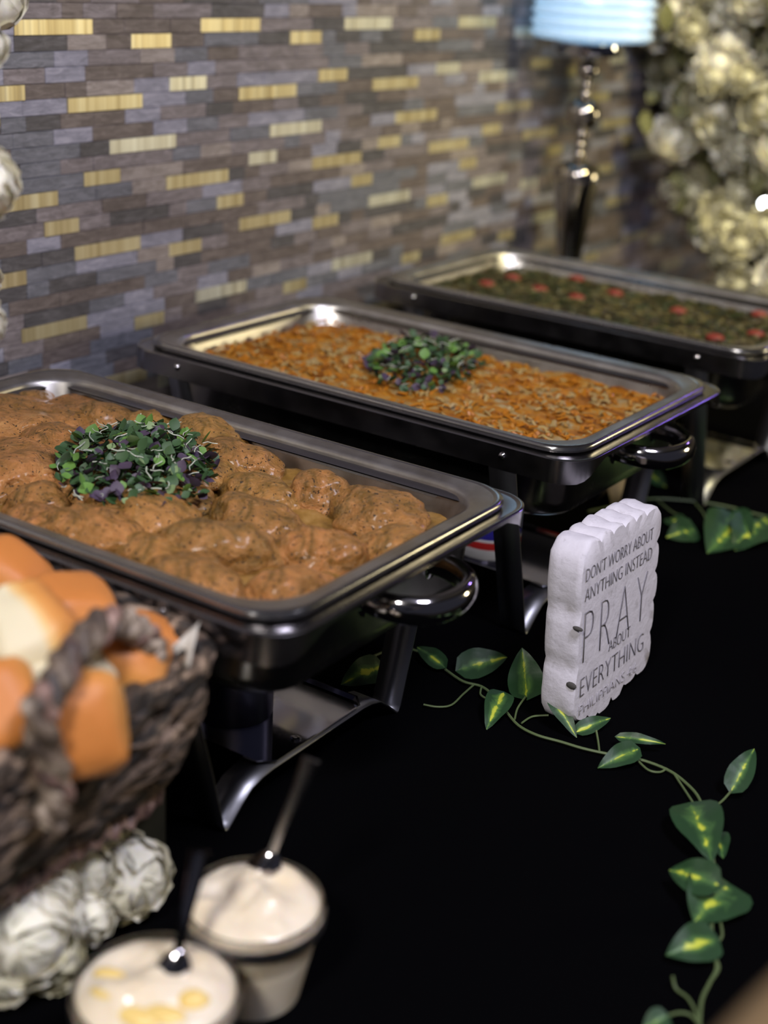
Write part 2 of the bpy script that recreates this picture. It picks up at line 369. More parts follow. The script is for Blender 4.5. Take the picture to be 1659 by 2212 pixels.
# ------------------------------------------------------------------ table with black cloth
table = empty('banquet_table', (.45, .6, -.75), 0, 'long banquet table under a black cloth along the tiled wall', 'table')
obj('tabletop', box(-.49, .52, -2.2, 1.9, .72, .745), M['riser'], table, smooth=False)
for sx in (-.42, .45):
    for sy in (-2.1, -.1, 1.8):
        obj('leg', tube([(sx, sy, 0), (sx, sy, .72)], .016, 10), M['gunmetal'], table)
def cloth():
    V, F = [], []; xs = [-.495+.04*i for i in range(26)]; xs = [x for x in xs if x < .525]+[.53]
    ys = [-2.21+.05*i for i in range(83)]
    nx, ny = len(xs)+15, len(ys)
    for j, y in enumerate(ys):
        for i, x in enumerate(xs):
            V.append((.45+x, .6+y, -.0006+0*fbm((x*2, y*2, 0), 1)))
        for k in range(15):
            dd = (k+1)*.05; wv = .018*math.sin(y*22+2*math.sin(y*5))*min(1, dd*4)
            V.append((.45+.532+wv*1+.01*dd, .6+y, -.004-dd))
    for j in range(ny-1):
        for i in range(nx-1): F.append((j*nx+i, j*nx+i+1, (j+1)*nx+i+1, (j+1)*nx+i))
    return V, F
o = tag(obj('tablecloth', cloth(), M['cloth']), 'black cloth covering the table and hanging down its front', 'tablecloth')
solid(o, .001, 1)

# ------------------------------------------------------------------ chafing dishes
LW, SW = .60, .367
def rl(ins, z, r=.036, l=LW, s=SW, mids=0): return rrect(l-2*ins, s-2*ins, max(r-ins*.6, .004), LW/2, SW/2, z, 7, mids)
def cutaway(L):                               # the skirt runs out along the short sides to clear the handles
    out = []
    for x, y, z in L:
        if (x < .02 or x > LW-.02) and z < .21:
            d = min(y, SW-y); f = min(1, max(0, (d-.010)/.045)); z = z+(.2185-z)*f*f*(3-2*f)
        out.append((x, y, z))
    return out
def strip(path, x0, x1, t=.0016):
    P = [Vector((0, y, z)) for y, z in path]; V, F = [], []
    for i, p in enumerate(P):
        V += [(x0, p.y, p.z), (x1, p.y, p.z)]
    for i in range(len(P)-1): F.append((2*i, 2*i+1, 2*i+3, 2*i+2))
    return V, F
def make_dish(loc, rz, label, lx):
    t = empty('chafing_dish', loc, rz, label, 'chafing dish', 'chafing dishes in a row on the black cloth')
    q = dict(mids=14)
    fr = obj('frame', loft([cutaway(L) for L in (rl(.042, .2195, **q), rl(.038, .2218, **q), rl(.006, .2222, **q), rl(.0045, .2222, **q), rl(.003, .2232, **q), rl(.0012, .2232, **q), rl(0, .2222, **q), rl(0, .2205, **q), rl(0, .1985, **q), rl(.0016, .1985, **q), rl(.0016, .2200, **q), rl(.042, .2185, **q))]), M['steel'], t)
    wp = obj('water_pan', loft([rl(.030, .2205), rl(.034, .216, .055), rl(.036, .16, .06), rl(.040, .147, .066), rl(.050, .138, .07), rl(.070, .135, .07)], cap1=True), M['steel_pan'], t)
    # handles, one on each short side
    for s in (1, -1):
        x0 = LW-.037 if s > 0 else .037
        cyh = SW/2+.018
        path = smoothpath([(x0, cyh-.048, .192), (x0+s*.012, cyh-.049, .192), (x0+s*.032, cyh-.044, .191), (x0+s*.050, cyh-.028, .190), (x0+s*.057, cyh, .190),
                           (x0+s*.050, cyh+.028, .190), (x0+s*.032, cyh+.044, .191), (x0+s*.012, cyh+.049, .192), (x0, cyh+.048, .192)], 6)
        h = obj('handle', tube(path, lambda q: .0072+.0014*math.sin(q*PI), 16, flat=1.5), M['chrome'], t)
        for sy in (-1, 1):
            obj('mounting_plate', lathe([(0, 0), (.013, 0), (.013, .002), (.010, .004), (0, .004)], 16), M['mirror'], h)
            p = C.objects[-1]; p.location = (x0-s*.0015, cyh+sy*.048, .188); p.rotation_euler = (0, s*PI/2, 0)
            obj('rivet', lathe([(.0042, 0), (.0042, .0022), (.003, .0034), (.0015, .0028), (0, .0028)], 12), M['chrome'], h)
            p = C.objects[-1]; p.location = (x0-s*.0008, cyh+sy*.027, .192); p.rotation_euler = (0, s*PI/2, 0)
    # two bent strips make the legs and carry the fuel trays
    half = [(.0030, .2150), (.0030, .197), (.020, .135), (.040, .065), (.0555, .006), (.058, .001), (.061, .0006), (.066, .005), (.078, .0155), (.090, .0245), (.104, .0285), (.118, .0300)]
    full = half+[(SW-y, z) for y, z in reversed(half)]
    for x0 in (LW-lx-.031, lx):
        lg = obj('leg_strip', strip(full, x0, x0+.031), M['gunmetal'], t); solid(lg, .0018, 0)
        for yy, dr in ((-.0002, -1), (SW+.0002, 1)):
            bt = obj('bolt', lathe([(.0038, 0), (.0038, .001), (.0026, .0026), (0, .0031)], 12), M['chrome'], fr)
            bt.location = (x0+.0155, yy, .213); bt.rotation_euler = (-dr*PI/2, 0, 0)
        # tray: polished plate with turned up lip and clipped corners
        a, b = (x0-.112, x0+.031) if x0 > .3 else (x0, x0+.143)
        y0, y1 = SW/2-.072, SW/2+.072
        def oct_(i, z):
            c = .012
            return [(a+i+c, y0+i, z), (b-i-c, y0+i, z), (b-i, y0+i+c, z), (b-i, y1-i-c, z), (b-i-c, y1-i, z), (a+i+c, y1-i, z), (a+i, y1-i-c, z), (a+i, y0+i+c, z)]
        tr = obj('fuel_tray', loft([oct_(0, .036), oct_(.0015, .036), oct_(.003, .0318), oct_(.02, .0318)], cap1=True), M['mirror'], t, smooth=False)
        if x0 > .3:
            sc_ = obj('screw', lathe([(.0048, 0), (.0048, .001), (.0038, .0016), (.0012, .0012), (0, .0012)], 14), M['chrome'], tr)
            sc_.location = (b-.014, y0+.055, .0321)
    return t
D1L = Vector((.62118, -.47247, 0)); A1 = .0157
o1 = D1L - Vector((math.cos(A1), math.sin(A1), 0))*LW
dishes = [(o1, A1, 'nearest chafing dish on its stand, holding the pan of browned chicken'),
          (Vector((0, 0, 0)), 0, 'middle chafing dish on its stand, holding the pan of baked orange macaroni'),
          (Vector((-.012, .497, 0)), 0, 'farthest chafing dish on its stand, holding the pan of dark stewed greens')]
for (l, a, s), lx in zip(dishes, (.474, .500, .500)): make_dish(l, a, s, lx)
def rp(ins, z, r=.040): return rrect(.574-2*ins, .341-2*ins, max(r+ins*.6, .01), LW/2, SW/2, z, 9)
def to_world(l, a, p): return l+Matrix.Rotation(a, 3, 'Z')@Vector(p)
for (l, a, s), lab in zip(dishes, ('steel food pan full of chicken in the nearest chafing dish', 'steel food pan of macaroni and cheese in the middle chafing dish', 'steel food pan of greens and tomato in the farthest chafing dish')):
    t = empty('food_pan', l, a, lab, 'pan', 'steel food pans set in the chafing dishes')
    P = obj('basin', loft([rp(.005, .2298), rp(.015, .2284), rp(.018, .2268), rp(.0195, .2235), rp(.026, .180), rp(.029, .170), rp(.039, .165)], cap1=True), M['steel_used'], t)
    R = obj('rolled_rim', loft([rp(.0005, .2238), rp(-.0005, .2262), rp(0, .2290), rp(.0015, .2304), rp(.0035, .2306), rp(.005, .2299), rp(.006, .2292), rp(.003, .2288), rp(.002, .2240), rp(.0005, .2238)]), M['steel_pan'], t)

# fuel cans on the front trays
def fuel_can(p, lab, bands):
    t = empty('fuel_can', p, 0.5, lab, 'fuel can', 'fuel cans on the trays under the chafing dishes')
    r = .035
    obj('can_body', lathe([(0, 0), (r-.001, 0), (r, .002), (r, .066), (r+.001, .068), (r-.002, .070), (r-.004, .066), (0, .066)], 48), M['can_steel'], t)
    if not bands: return
    obj('blue_label', lathe([(r+.0004, .030), (r+.0007, .0305), (r+.0007, .060), (r+.0004, .0605)], 48), M['can_blue'], t)
    obj('red_band', lathe([(r+.0004, .018), (r+.0007, .0182), (r+.0007, .0268), (r+.0004, .027)], 48), M['can_red'], t)
    obj('white_band', lathe([(r+.0004, .027), (r+.0009, .0272), (r+.0009, .0298), (r+.0004, .030)], 48), M['can_white'], t)
    obj('white_base_band', lathe([(r+.0004, .006), (r+.0007, .0062), (r+.0007, .0178), (r+.0004, .018)], 48), M['can_white'], t)
for (l, a, s), lab, xx in zip(dishes[:2], ('polished steel fuel can on the tray under the nearest chafing dish', 'blue and red labelled fuel can on the tray under the middle chafing dish'), (.452, .462)):
    fuel_can(hit(505, 1532, .0319) if xx < .46 else hit(1053, 1195, .0319), lab, xx > .46)

# ------------------------------------------------------------------ food
def heightfield(l, a, z, amp, s, nx, ny, ins, seed, extra=None):
    V, F = [], []; w_, h_ = .574-2*ins, .341-2*ins; rr = .045
    for j in range(ny+1):
        for i in range(nx+1):
            u, v_ = i/nx*2-1, j/ny*2-1
            x, y = u*w_/2, v_*h_/2
            ex, ey = abs(x)-(w_/2-rr), abs(y)-(h_/2-rr)
            if ex > 0 and ey > 0:
                d = max(ex, ey)/math.hypot(ex, ey); x = math.copysign(w_/2-rr+ex*d, x); y = math.copysign(h_/2-rr+ey*d, y)
            hgt = z+amp*fbm((x, y, seed), s, 5)
            if extra: hgt += extra(x, y)
            V.append((x+LW/2, y+SW/2, hgt))
    for j in range(ny):
        for i in range(nx): F.append((j*(nx+1)+i, j*(nx+1)+i+1, (j+1)*(nx+1)+i+1, (j+1)*(nx+1)+i))
    return V, F
def placed(o, l, a): o.location = l; o.rotation_euler = (0, 0, a); return o
l, a, s = dishes[0]
tag(placed(obj('gravy', heightfield(l, a, .200, .005, 28, 90, 60, .0225, 2), M['gravy']), l, a), 'brown pan gravy pooled under and between the chicken pieces', 'gravy', kind='stuff')
def blob(name, c, ax, wd, th, seed, mat_, sub=4, bumps=.22, wrk=0):
    V0, F0 = ico(sub); V = []
    c = Vector(c); ax = Vector(ax); L = ax.length; e1 = ax.normalized(); e3 = Vector((0, 0, 1)); e2 = e3.cross(e1).normalized(); e3 = e1.cross(e2)
    for v in V0:
        q = Vector((v.x*L, v.y*wd, v.z*th)); h = Vector((q.x+seed*3.1, q.y, q.z*1.3))
        w1 = Vector((fbm(h, 30, 2), fbm(h+Vector((5, 1, 0)), 30, 2), 0))*.02
        rdg = 1-abs(noise.noise((h+w1)*Vector((38, 70, 50)).length*.0+Vector(((h.x+w1.x)*38, (h.y+w1.y)*70, h.z*50))))*2.2
        f = 1+bumps*fbm(h, 21, 3)+bumps*.16*max(-.3, rdg)*wrk+.045*fbm((q.x, q.y+seed, q.z), 80, 3)*wrk
        fl = 1-.25*max(0, v.x)*math.sin(seed)
        V.append(e1*q.x*f+e2*q.y*f*fl+e3*q.z*f)
    o = obj(name, (V, F0), mat_); o.location = c; return o
CH = [((70, 868), (97, 850), .62, .018, 'small browned drumstick end poking up at the back left of the nearest pan'),
      ((118, 902), (172, 868), .5, .018, 'long browned chicken piece along the back left edge of the pan'),
      ((220, 900), (282, 890), .6, .019, 'wide browned chicken piece behind the garnish on its left'),
      ((335, 912), (392, 928), .55, .018, 'chicken piece with crisp edge just behind the garnish on the right'),
      ((135, 975), (176, 1010), .8, .024, 'bright orange rounded chicken piece left of the garnish'),
      ((20, 905), (35, 865), .9, .024, 'chicken piece at the far left edge of the picture, upper one'),
      ((20, 1010), (35, 1060), .9, .022, 'chicken piece at the far left edge of the picture, lower one'),
      ((85, 1080), (150, 1090), .6, .020, 'chicken piece in front of the garnish at its left end'),
      ((200, 1150), (312, 1190), .42, .024, 'long pale brown chicken piece along the front rim of the pan'),
      ((95, 1128), (170, 1150), .5, .018, 'chicken piece tucked against the front rim at the far left'),
      ((300, 1115), (378, 1150), .62, .024, 'dark topped chicken piece in the middle, just in front of the garnish'),
      ((450, 960), (478, 1015), .55, .024, 'reddish chicken piece standing up at the right end of the garnish'),
      ((520, 990), (578, 1020), .5, .022, 'chicken piece near the back rim, right of the garnish'),
      ((560, 1055), (640, 1075), .5, .020, 'flat chicken piece in the middle of the pan toward the back rim'),
      ((690, 1065), (752, 1082), .62, .026, 'pale humped chicken piece by the back rim at the right half'),
      ((560, 1115), (650, 1140), .55, .020, 'speckled chicken piece in the centre of the pan'),
      ((820, 1105), (905, 1140), .55, .022, 'long chicken piece nearest the back right corner of the pan'),
      ((480, 1185), (602, 1180), .48, .027, 'large smooth golden chicken piece in the front middle of the pan'),
      ((690, 1185), (785, 1195), .55, .024, 'orange edged chicken piece beside the right rim of the pan'),
      ((430, 1250), (520, 1285), .5, .022, 'chicken piece by the front right corner, left of the corner'),
      ((630, 1262), (722, 1250), .45, .018, 'yellowish chicken piece lying in the front right corner of the pan'),
      ((855, 1168), (905, 1150), .7, .018, 'small chicken piece at the right rim near the handle side'),
      ((390, 1072), (450, 1085), .6, .017, 'dark orange chicken piece peeping out under the right end of the garnish'),
      ((250, 985), (330, 1000), .8, .014, 'chicken piece lying under the middle of the garnish'),
      ((400, 1010), (455, 1040), .7, .016, 'chicken piece under the right half of the garnish'),
      ((180, 1050), (240, 1070), .6, .016, 'chicken piece under the front left edge of the garnish'),
      ((345, 1195), (400, 1230), .55, .018, 'small folded chicken piece in front of the dark gap')]
for i, (c, e, wr, th, lab) in enumerate(CH):
    p = hit(c[0], c[1], .210); q = hit(e[0], e[1], .210); ax = (q-p); ax.z = 0
    L = ax.length
    o = blob('chicken_piece', p+Vector((0, 0, -.0075)), ax*1.10, L*wr*1.15+.005, th*1.05, i+1, M['chicken'], 5, .26, 1.0)
    o.rotation_euler = (.10*math.sin(i*2.1), .10*math.cos(i*1.7), .12*math.sin(i*3.3))
    tag(o, lab, 'chicken', 'chicken pieces heaped in the nearest pan')
l, a, s = dishes[1]
mac = tag(placed(obj('baked_macaroni', heightfield(l, a, .2045, .0045, 30, 130, 80, .0215, 5, lambda x, y: -.004*(abs(x)/.25)**4), M['mac']), l, a), 'baked macaroni with browned orange cheese in the middle pan', 'casserole')
def strands(n, z, spread, lens, rad, seed, mats_):
    r = random.Random(seed); V, F, MI = [], [], []
    for k in range(n):
        x = r.uniform(-1, 1)*spread[0]+LW/2; y = r.uniform(-1, 1)*spread[1]+SW/2; an = r.uniform(0, PI); Ls = r.uniform(*lens)
        P = []
        for q in range(4):
            t = q/3-.5; P.append((x+math.cos(an)*t*Ls, y+math.sin(an)*t*Ls*.8+.0015*math.sin(q*2+k), z+r.uniform(0, .0035)+.0015*math.sin(q)))
        v, f = tube(P, rad*r.uniform(.7, 1.3), 4, flat=.5); b = len(V); V += v; F += [tuple(i+b for i in g) for g in f]; MI += [r.randrange(len(mats_))]*len(f)
    me = mesh('strands', V, F)
    for q in mats_: me.materials.append(q)
    me.polygons.foreach_set('material_index', MI); return me
tag(obj('cheese_shreds', strands(900, .2035, (.255, .142), (.006, .016), .0024, 4, [M['cheese_a'], M['cheese_a'], M['mac'], M['cheese_b'], M['mac']]), None, mac), kind='stuff')
l, a, s = dishes[2]
gr = tag(placed(obj('stewed_greens', heightfield(l, a, .204, .007, 45, 120, 70, .0215, 9), M['greens']), l, a), 'dark stewed greens filling the farthest pan', 'greens')
tag(obj('chopped_leaves', strands(1100, .2055, (.253, .140), (.008, .026), .0024, 8, [M['green_a'], M['greens'], M['green_a'], M['green_b']]), None, gr), kind='stuff')
for i, (x, y, lab) in enumerate([(1107, 600, 'left end of the far pan'), (1165, 625, 'left half of the far pan, lower of the pair'), (1245, 603, 'back of the far pan, left of centre'), (1245, 643, 'middle of the far pan, the brightest'),
                   (1328, 634, 'middle of the far pan, right of the brightest'), (1465, 672, 'right half of the far pan'), (1640, 680, 'right edge of the picture, back one of two'), (1632, 722, 'right edge of the picture, front one of two'), (1545, 730, 'front rim of the far pan'), (1050, 613, 'far left corner of the greens')]):
    p = hit(x, y, .209)
    o = blob('tomato_chunk', p, (.0125, .003, 0), .010, .006, i+40, M['tomato'], 3, .1)
    tag(o, 'red tomato chunk at the '+lab, 'tomato', 'tomato chunks in the greens')

# microgreen garnishes
def leaflet(n=7):
    V, F = [(0, 0, 0)], []
    W = [0, .55, .9, 1, .85, .5, 0]
    for i in range(1, 6):
        x = i/6; wv = W[i]*.42
        V += [(x, -wv, .10*wv+.12*x*x), (x, 0, .12*x*x-.04), (x, wv, .10*wv+.12*x*x)]
    V.append((1, 0, .10))
    F += [(0, 1, 2), (0, 2, 3)]
    for i in range(4):
        b = 1+3*i; F += [(b, b+3, b+4, b+1), (b+1, b+4, b+5, b+2)]
    F += [(13, 16, 14), (14, 16, 15)]
    return V, F
LV, LF = leaflet()
def garnish(cpx, ex, ey, zc, hgt, n, ns, label, size, seed):
    r = random.Random(seed); c = hit(*cpx, zc)
    t = empty('microgreens', c, 0, label, 'garnish', 'microgreen garnishes on the food')
    ml = []
    for k in ('mg1', 'mg2', 'mg3', 'mg4'):
        me = mesh('micro_leaf', LV, LF); me.materials.append(M[k]); ml.append(me)
    ms = mesh('micro_stem', *tube(smoothpath([(0, 0, 0), (.35, .04, .05), (.7, .0, .02), (1, -.1, .06)], 3), .022, 5)); ms.materials.append(M['mg5'])
    A = hit(cpx[0]+ex, cpx[1], zc)-c; B = hit(cpx[0], cpx[1]-ey, zc)-c
    def pos(lim=1.0):
        while True:
            u, v_ = r.uniform(-1, 1), r.uniform(-1, 1)
            if u*u+v_*v_ < lim: break
        hh = hgt*max(0, 1-(u*u+v_*v_))**.6
        return A*u+B*v_, hh, math.hypot(u, v_)
    for i in range(n):
        p, hh, rr = pos()
        o = bpy.data.objects.new('leaf', ml[r.choice((0, 0, 1, 1, 1, 1, 2, 3))]); C.objects.link(o); o.parent = t
        o.location = p+Vector((0, 0, hh*r.uniform(.65, 1.05)+.001)); s_ = size*r.uniform(.6, 1.25)
        o.scale = (s_, s_, s_); o.rotation_euler = (r.uniform(-.7, .7), r.uniform(-.9, .5), r.uniform(0, 2*PI))
    for i in range(ns):
        p, hh, rr = pos()
        o = bpy.data.objects.new('stem', ms); C.objects.link(o); o.parent = t
        o.location = p+Vector((0, 0, hh*r.uniform(.8, 1.1)+.002)); s_ = size*r.uniform(.6, 1.3); o.scale = (s_, s_*1.6, s_*1.6)
        o.rotation_euler = (r.uniform(-.3, .3), r.uniform(-.45, .3), r.uniform(0, 2*PI))
    V, F, MI = [], [], []
    for i in range(int(n*2.2)):
        p, hh, rr = pos(.9); s_ = size*r.uniform(.6, 1.1); mtx = Matrix.Translation(p+Vector((0, 0, hh*r.uniform(.05, .75))))@Euler((r.uniform(-1, 1), r.uniform(-1, 1), r.uniform(0, 6.3))).to_matrix().to_4x4()@Matrix.Scale(s_, 4)
        b = len(V); V += [mtx@Vector(q) for q in LV]; F += [tuple(j+b for j in q) for q in LF]; MI += [r.choice((0, 0, 1))]*len(LF)
    me = mesh('micro_mass', V, F); me.materials.append(M['mg2']); me.materials.append(M['mg3']); me.polygons.foreach_set('material_index', MI)
    tag(obj('tangled_leaves', me, None, t), kind='stuff')
garnish((298, 1012), 172, 84, .220, .023, 260, 80, 'mound of green and purple microgreens on top of the chicken', .0128, 11)
garnish((912, 792), 122, 50, .207, .026, 170, 40, 'mound of microgreens on the middle of the macaroni', .0120, 12)

# ------------------------------------------------------------------ basket on its riser
tag(bevel(obj('riser', box(.235, .530, -.76, -.489, 0, .083), M['riser'], smooth=False), .003), 'dark box riser standing under the bread basket', 'riser')
BX0, BX1, BY0, BY1 = .20, .578, -.80, -.487       # rim rectangle
ZB, ZR = .096, .206
def bloop(t, off=0, n=9, dz=None):                # t 0 base .. 1 rim
    fl = .040*max(0, min(1, 1-t))**2.4
    x0, x1, y0, y1 = BX0+fl-off, BX1-fl+off, BY0+fl*.8-off, BY1-fl*.35+off*.3
    z = ZB+(ZR-ZB)*t
    return rrect(x1-x0, y1-y0, .045, (x0+x1)/2, (y0+y1)/2, z, n)
bk = empty('bread_basket', (.39, -.64, .083), 0, 'dark woven basket with rope handles, lined with paper and full of rolls', 'basket')
bk_inv = Vector((-.39, .64, -.083))
def loc_(P): return [Vector(p)+bk_inv for p in P]
obj('liner_wall', loft([[tuple(q) for q in loc_(bloop(0, -.006))]]+[[tuple(q) for q in loc_(bloop(t, -.006))] for t in (.3, .6, .97)], cap0=True), M['weave'], bk)
def resample(P, n):
    P = [Vector(p) for p in P]; P.append(P[0]); d = [0]
    for i in range(len(P)-1): d.append(d[-1]+(P[i+1]-P[i]).length)
    out = []; j = 0
    for k in range(n):
        s_ = d[-1]*k/n
        while d[j+1] < s_: j += 1
        f = (s_-d[j])/max(d[j+1]-d[j], 1e-9); out.append(P[j].lerp(P[j+1], f))
    return out
def twisted(P, off_r, r, turns, phase, wob=.003, seed=0, lump=.25):
    out = []; N = len(P)
    for i, p in enumerate(P):
        t = (P[(i+1) % N]-P[(i-1) % N]).normalized(); up = Vector((0, 0, 1)); s_ = t.cross(up).normalized()
        an = 2*PI*turns*i/N+phase
        w_ = wob*fbm((i*.15, seed, 0), 1, 3)
        out.append(p+s_*(math.cos(an)*off_r+w_)+up*(math.sin(an)*off_r*1.0+w_))
    return tube(out, lambda q: r*(1+lump*math.sin(q*turns*2*PI*2+seed)+.25*fbm((q*40, seed, 1), 1, 2)), 8, closed=True, flat=1.2)
rows = 8
for k in range(rows):
    t = (k+.35)/rows; P = loc_(resample(bloop(t), 260))
    for s_ in range(2):
        obj('woven_strand', twisted(P, .0058, .0068, 14+k % 3, s_*PI+k*1.3, .004, k*2+s_), M['weave'], bk)
P = loc_(resample(bloop(1.02, .002), 300))
for s_ in range(3): obj('rim_strand', twisted(P, .0060, .0062, 24, s_*2*PI/3, .003, 30+s_, .2), M['weave'], bk)
P = loc_(resample(bloop(-.02, .010), 520))
for s_ in range(2): obj('base_rope', twisted(P, .0042, .0050, 75, s_*PI, .0015, 50+s_, .35), M['rope'], bk)
# rope handle arching over the end that faces the camera
hp = [hit(352, 1505, .575, 0), hit(345, 1470, .572, 0), hit(332, 1418, .57, 0), hit(298, 1366, .568, 0), hit(232, 1345, .57, 0), hit(165, 1400, .58, 0), hit(120, 1475, .59, 0), hit(85, 1545, .595, 0), (.596, -.655, .195), (.594, -.658, .165)]
P = loc_(smoothpath(hp, 10))
hd = obj('rope_handle', tube(P, lambda q: .0086*(1+.16*math.sin(q*2*PI*19)), 12), M['rope_dark'], bk)
for s_ in range(3):
    N = len(P); out = []
    for i, p in enumerate(P):
        tt = (P[min(i+1, N-1)]-P[max(i-1, 0)]).normalized(); sd = tt.cross(Vector((1, 0, 0))).normalized(); up = sd.cross(tt)
        an = i/N*2*PI*7+s_*2*PI/3; out.append(p+(sd*math.cos(an)+up*math.sin(an))*.006)
    obj('rope_strand', tube(out, lambda q: .0052*(1+.3*math.sin(q*2*PI*21+s_)), 8), M['rope_dark'] if s_ else M['rope'], hd)
# parchment lining
def crumple(P00, P10, P01, P11, n, amp, seed):
    V, F = [], []
    for j in range(n+1):
        for i in range(n+1):
            u, v_ = i/n, j/n; p = (Vector(P00)*(1-u)+Vector(P10)*u)*(1-v_)+(Vector(P01)*(1-u)+Vector(P11)*u)*v_
            V.append(p+Vector((1, 1, 1))*amp*fbm((u*3, v_*3, seed), 1, 3))
    for j in range(n):
        for i in range(n): F.append((j*(n+1)+i, j*(n+1)+i+1, (j+1)*(n+1)+i+1, (j+1)*(n+1)+i))
    return V, F
tip = hit(432, 1342, .235)
o = tag(solid(obj('parchment_corner', crumple(tip, hit(408, 1440, .222), hit(366, 1402, .224), hit(372, 1450, .200), 6, .001, 1), M['paper']), .0006), 'pale paper corner sticking up by the right corner of the basket', 'paper')
o = tag(solid(obj('parchment_sheet', crumple((.25, -.76, .165), (.55, -.74, .158), (.25, -.51, .165), (.545, -.515, .16), 16, .010, 3), M['paper']), .0006), 'pale parchment sheet lining the basket under the rolls', 'paper')

# dinner rolls
def roll_mesh(seed):
    V0, F0 = ico(4); V = []
    for v in V0:
        p = []
        for c in (v.x, v.y, v.z): p.append(math.copysign(abs(c)**.62, c))
        q = Vector(p)
        nrm = (abs(q.x)**4+abs(q.y)**4+abs(q.z)**3.0)**.25; q = q/max(nrm, 1e-6)*1.0
        s_ = Vector((q.x*.034, q.y*.036, q.z*.030))
        if s_.z > 0: s_.z *= 1+.15*(1-(q.x**2+q.y**2)/2)
        else: s_.x *= .93; s_.y *= .93
        f = 1+.07*fbm((v.x+seed*5, v.y, v.z), 1.6, 3)
        V.append(s_*f)
    return V, F0
RO = [((6, 1262), .222, (.5, .2, .8), 0, .86, 'brown dinner roll at the left edge of the picture, topmost in the basket'),
      ((140, 1348), .216, (.15, .1, 1), .6, .98, 'large brown topped dinner roll at the back of the basket'),
      ((42, 1395), .238, (.2, .95, .1), .5, 1.0, 'dinner roll with its torn white side turned to the camera'),
      ((-16, 1548), .222, (.5, -.5, .6), .3, .9, 'brown dinner roll low at the left edge of the picture'),
      ((162, 1562), .212, (.75, -.62, .28), .1, .93, 'upright brown dinner roll leaning over the basket rim in front'),
      ((255, 1440), .214, (.35, .1, .9), .3, .88, 'orange brown dinner roll seen through the rope handle'),
      ((326, 1412), .196, (.3, .3, .9), .1, .75, 'small dinner roll at the right end of the basket behind the handle'),
      ((72, 1490), .218, (-.3, .9, .2), .2, .78, 'pale sided dinner roll half hidden between the others'),
      ((196, 1440), .222, (-.2, .9, .25), .7, .62, 'pale dinner roll just behind the upright front roll'),
      ((-70, 1420), .22, (0, 0, 1), .2, .9, 'dinner roll cut off by the left edge of the picture')]
for k, (x, y) in enumerate(((.27, -.57), (.27, -.66), (.34, -.74), (.43, -.75), (.26, -.745), (.36, -.64))):
    q = proj((x, y, .205)); RO.append(((q[0], q[1]), .205, (.1*math.sin(k*3), .2*math.cos(k*2), 1), k*.7, .95, None))
for i, (c, z, up, spin, sca, lab) in enumerate(RO):
    o = obj('dinner_roll', roll_mesh(i+1), M['roll']); p = hit(c[0], c[1], z); o.location = p
    o.rotation_mode = 'QUATERNION'; from mathutils import Quaternion
    o.rotation_quaternion = Vector(up).normalized().to_track_quat('Z', 'Y')@Quaternion((0, 0, 1), spin); o.scale = (sca,)*3
    tag(o, lab or 'dinner roll in the part of the basket beyond the left edge', 'bread roll', 'dinner rolls in the basket')

# ------------------------------------------------------------------ flowers
def petal(R, top, ruf, seed, n=6):
    V, F = [], []
    for j in range(n+1):
        for i in range(n+1):
            u = i/n*2-1; t = j/n; th = top*t; w_ = .78*math.sin(PI*min(1, t*.80+.14))**.6
            r_ = R*(1+.10*t**3+ruf*t*t*math.sin(u*6+seed)*.5+.03*u*u); th += -.22*u*u*t+ruf*.6*t*math.sin(u*9+seed*2)
            ph = u*w_*.95; V.append((math.sin(th)*math.sin(ph)*r_, math.sin(th)*math.cos(ph)*r_, -math.cos(th)*r_))
    for j in range(n):
        for i in range(n): F.append((j*(n+1)+i, j*(n+1)+i+1, (j+1)*(n+1)+i+1, (j+1)*(n+1)+i))
    return V, F
RING = ((1.0, 1.85, .02), (.93, 2.2, .05), (.86, 2.95, .05))
PM = {}
for k, mm in (('w', 'petal'), ('c', 'petal_c')):
    for j, (R_, tp, ruf) in enumerate(RING):
        me = mesh('petal', *petal(R_, tp, ruf, j*1.7)); me.materials.append(M[mm]); PM[k, j] = me
cen = {}
for k, mm in (('w', 'petal'), ('c', 'petal_c')):
    V0, F0 = ico(3); me = mesh('blossom_centre', [v*(.80+.05*fbm(v, 3.5, 3)) for v in V0], F0); me.materials.append(M[mm]); cen[k] = me
def blossom(p, r, face, kind='w', n=26, name='white_peony', label=None, group=None, parent=None, seed=0):
    rd = random.Random(seed*17+5); t = empty(name, p, 0)
    if parent: t.parent = parent
    else: tag(t, label, 'flower', group)
    t.rotation_mode = 'QUATERNION'; t.rotation_quaternion = Vector(face).normalized().to_track_quat('Z', 'Y'); t.scale = (r,)*3
    c = bpy.data.objects.new('blossom_centre', cen[kind]); C.objects.link(c); c.parent = t; c.location = (0, 0, 0)
    for i in range(n):
        ring = i*3//n; a = i*2.399+rd.uniform(-.2, .2)
        o = bpy.data.objects.new('petal', PM[kind, ring]); C.objects.link(o); o.parent = t
        s_ = rd.uniform(.93, 1.07); o.rotation_euler = (rd.uniform(-.10, .06), rd.uniform(-.05, .05), a); o.scale = (s_, s_, s_)
    return t
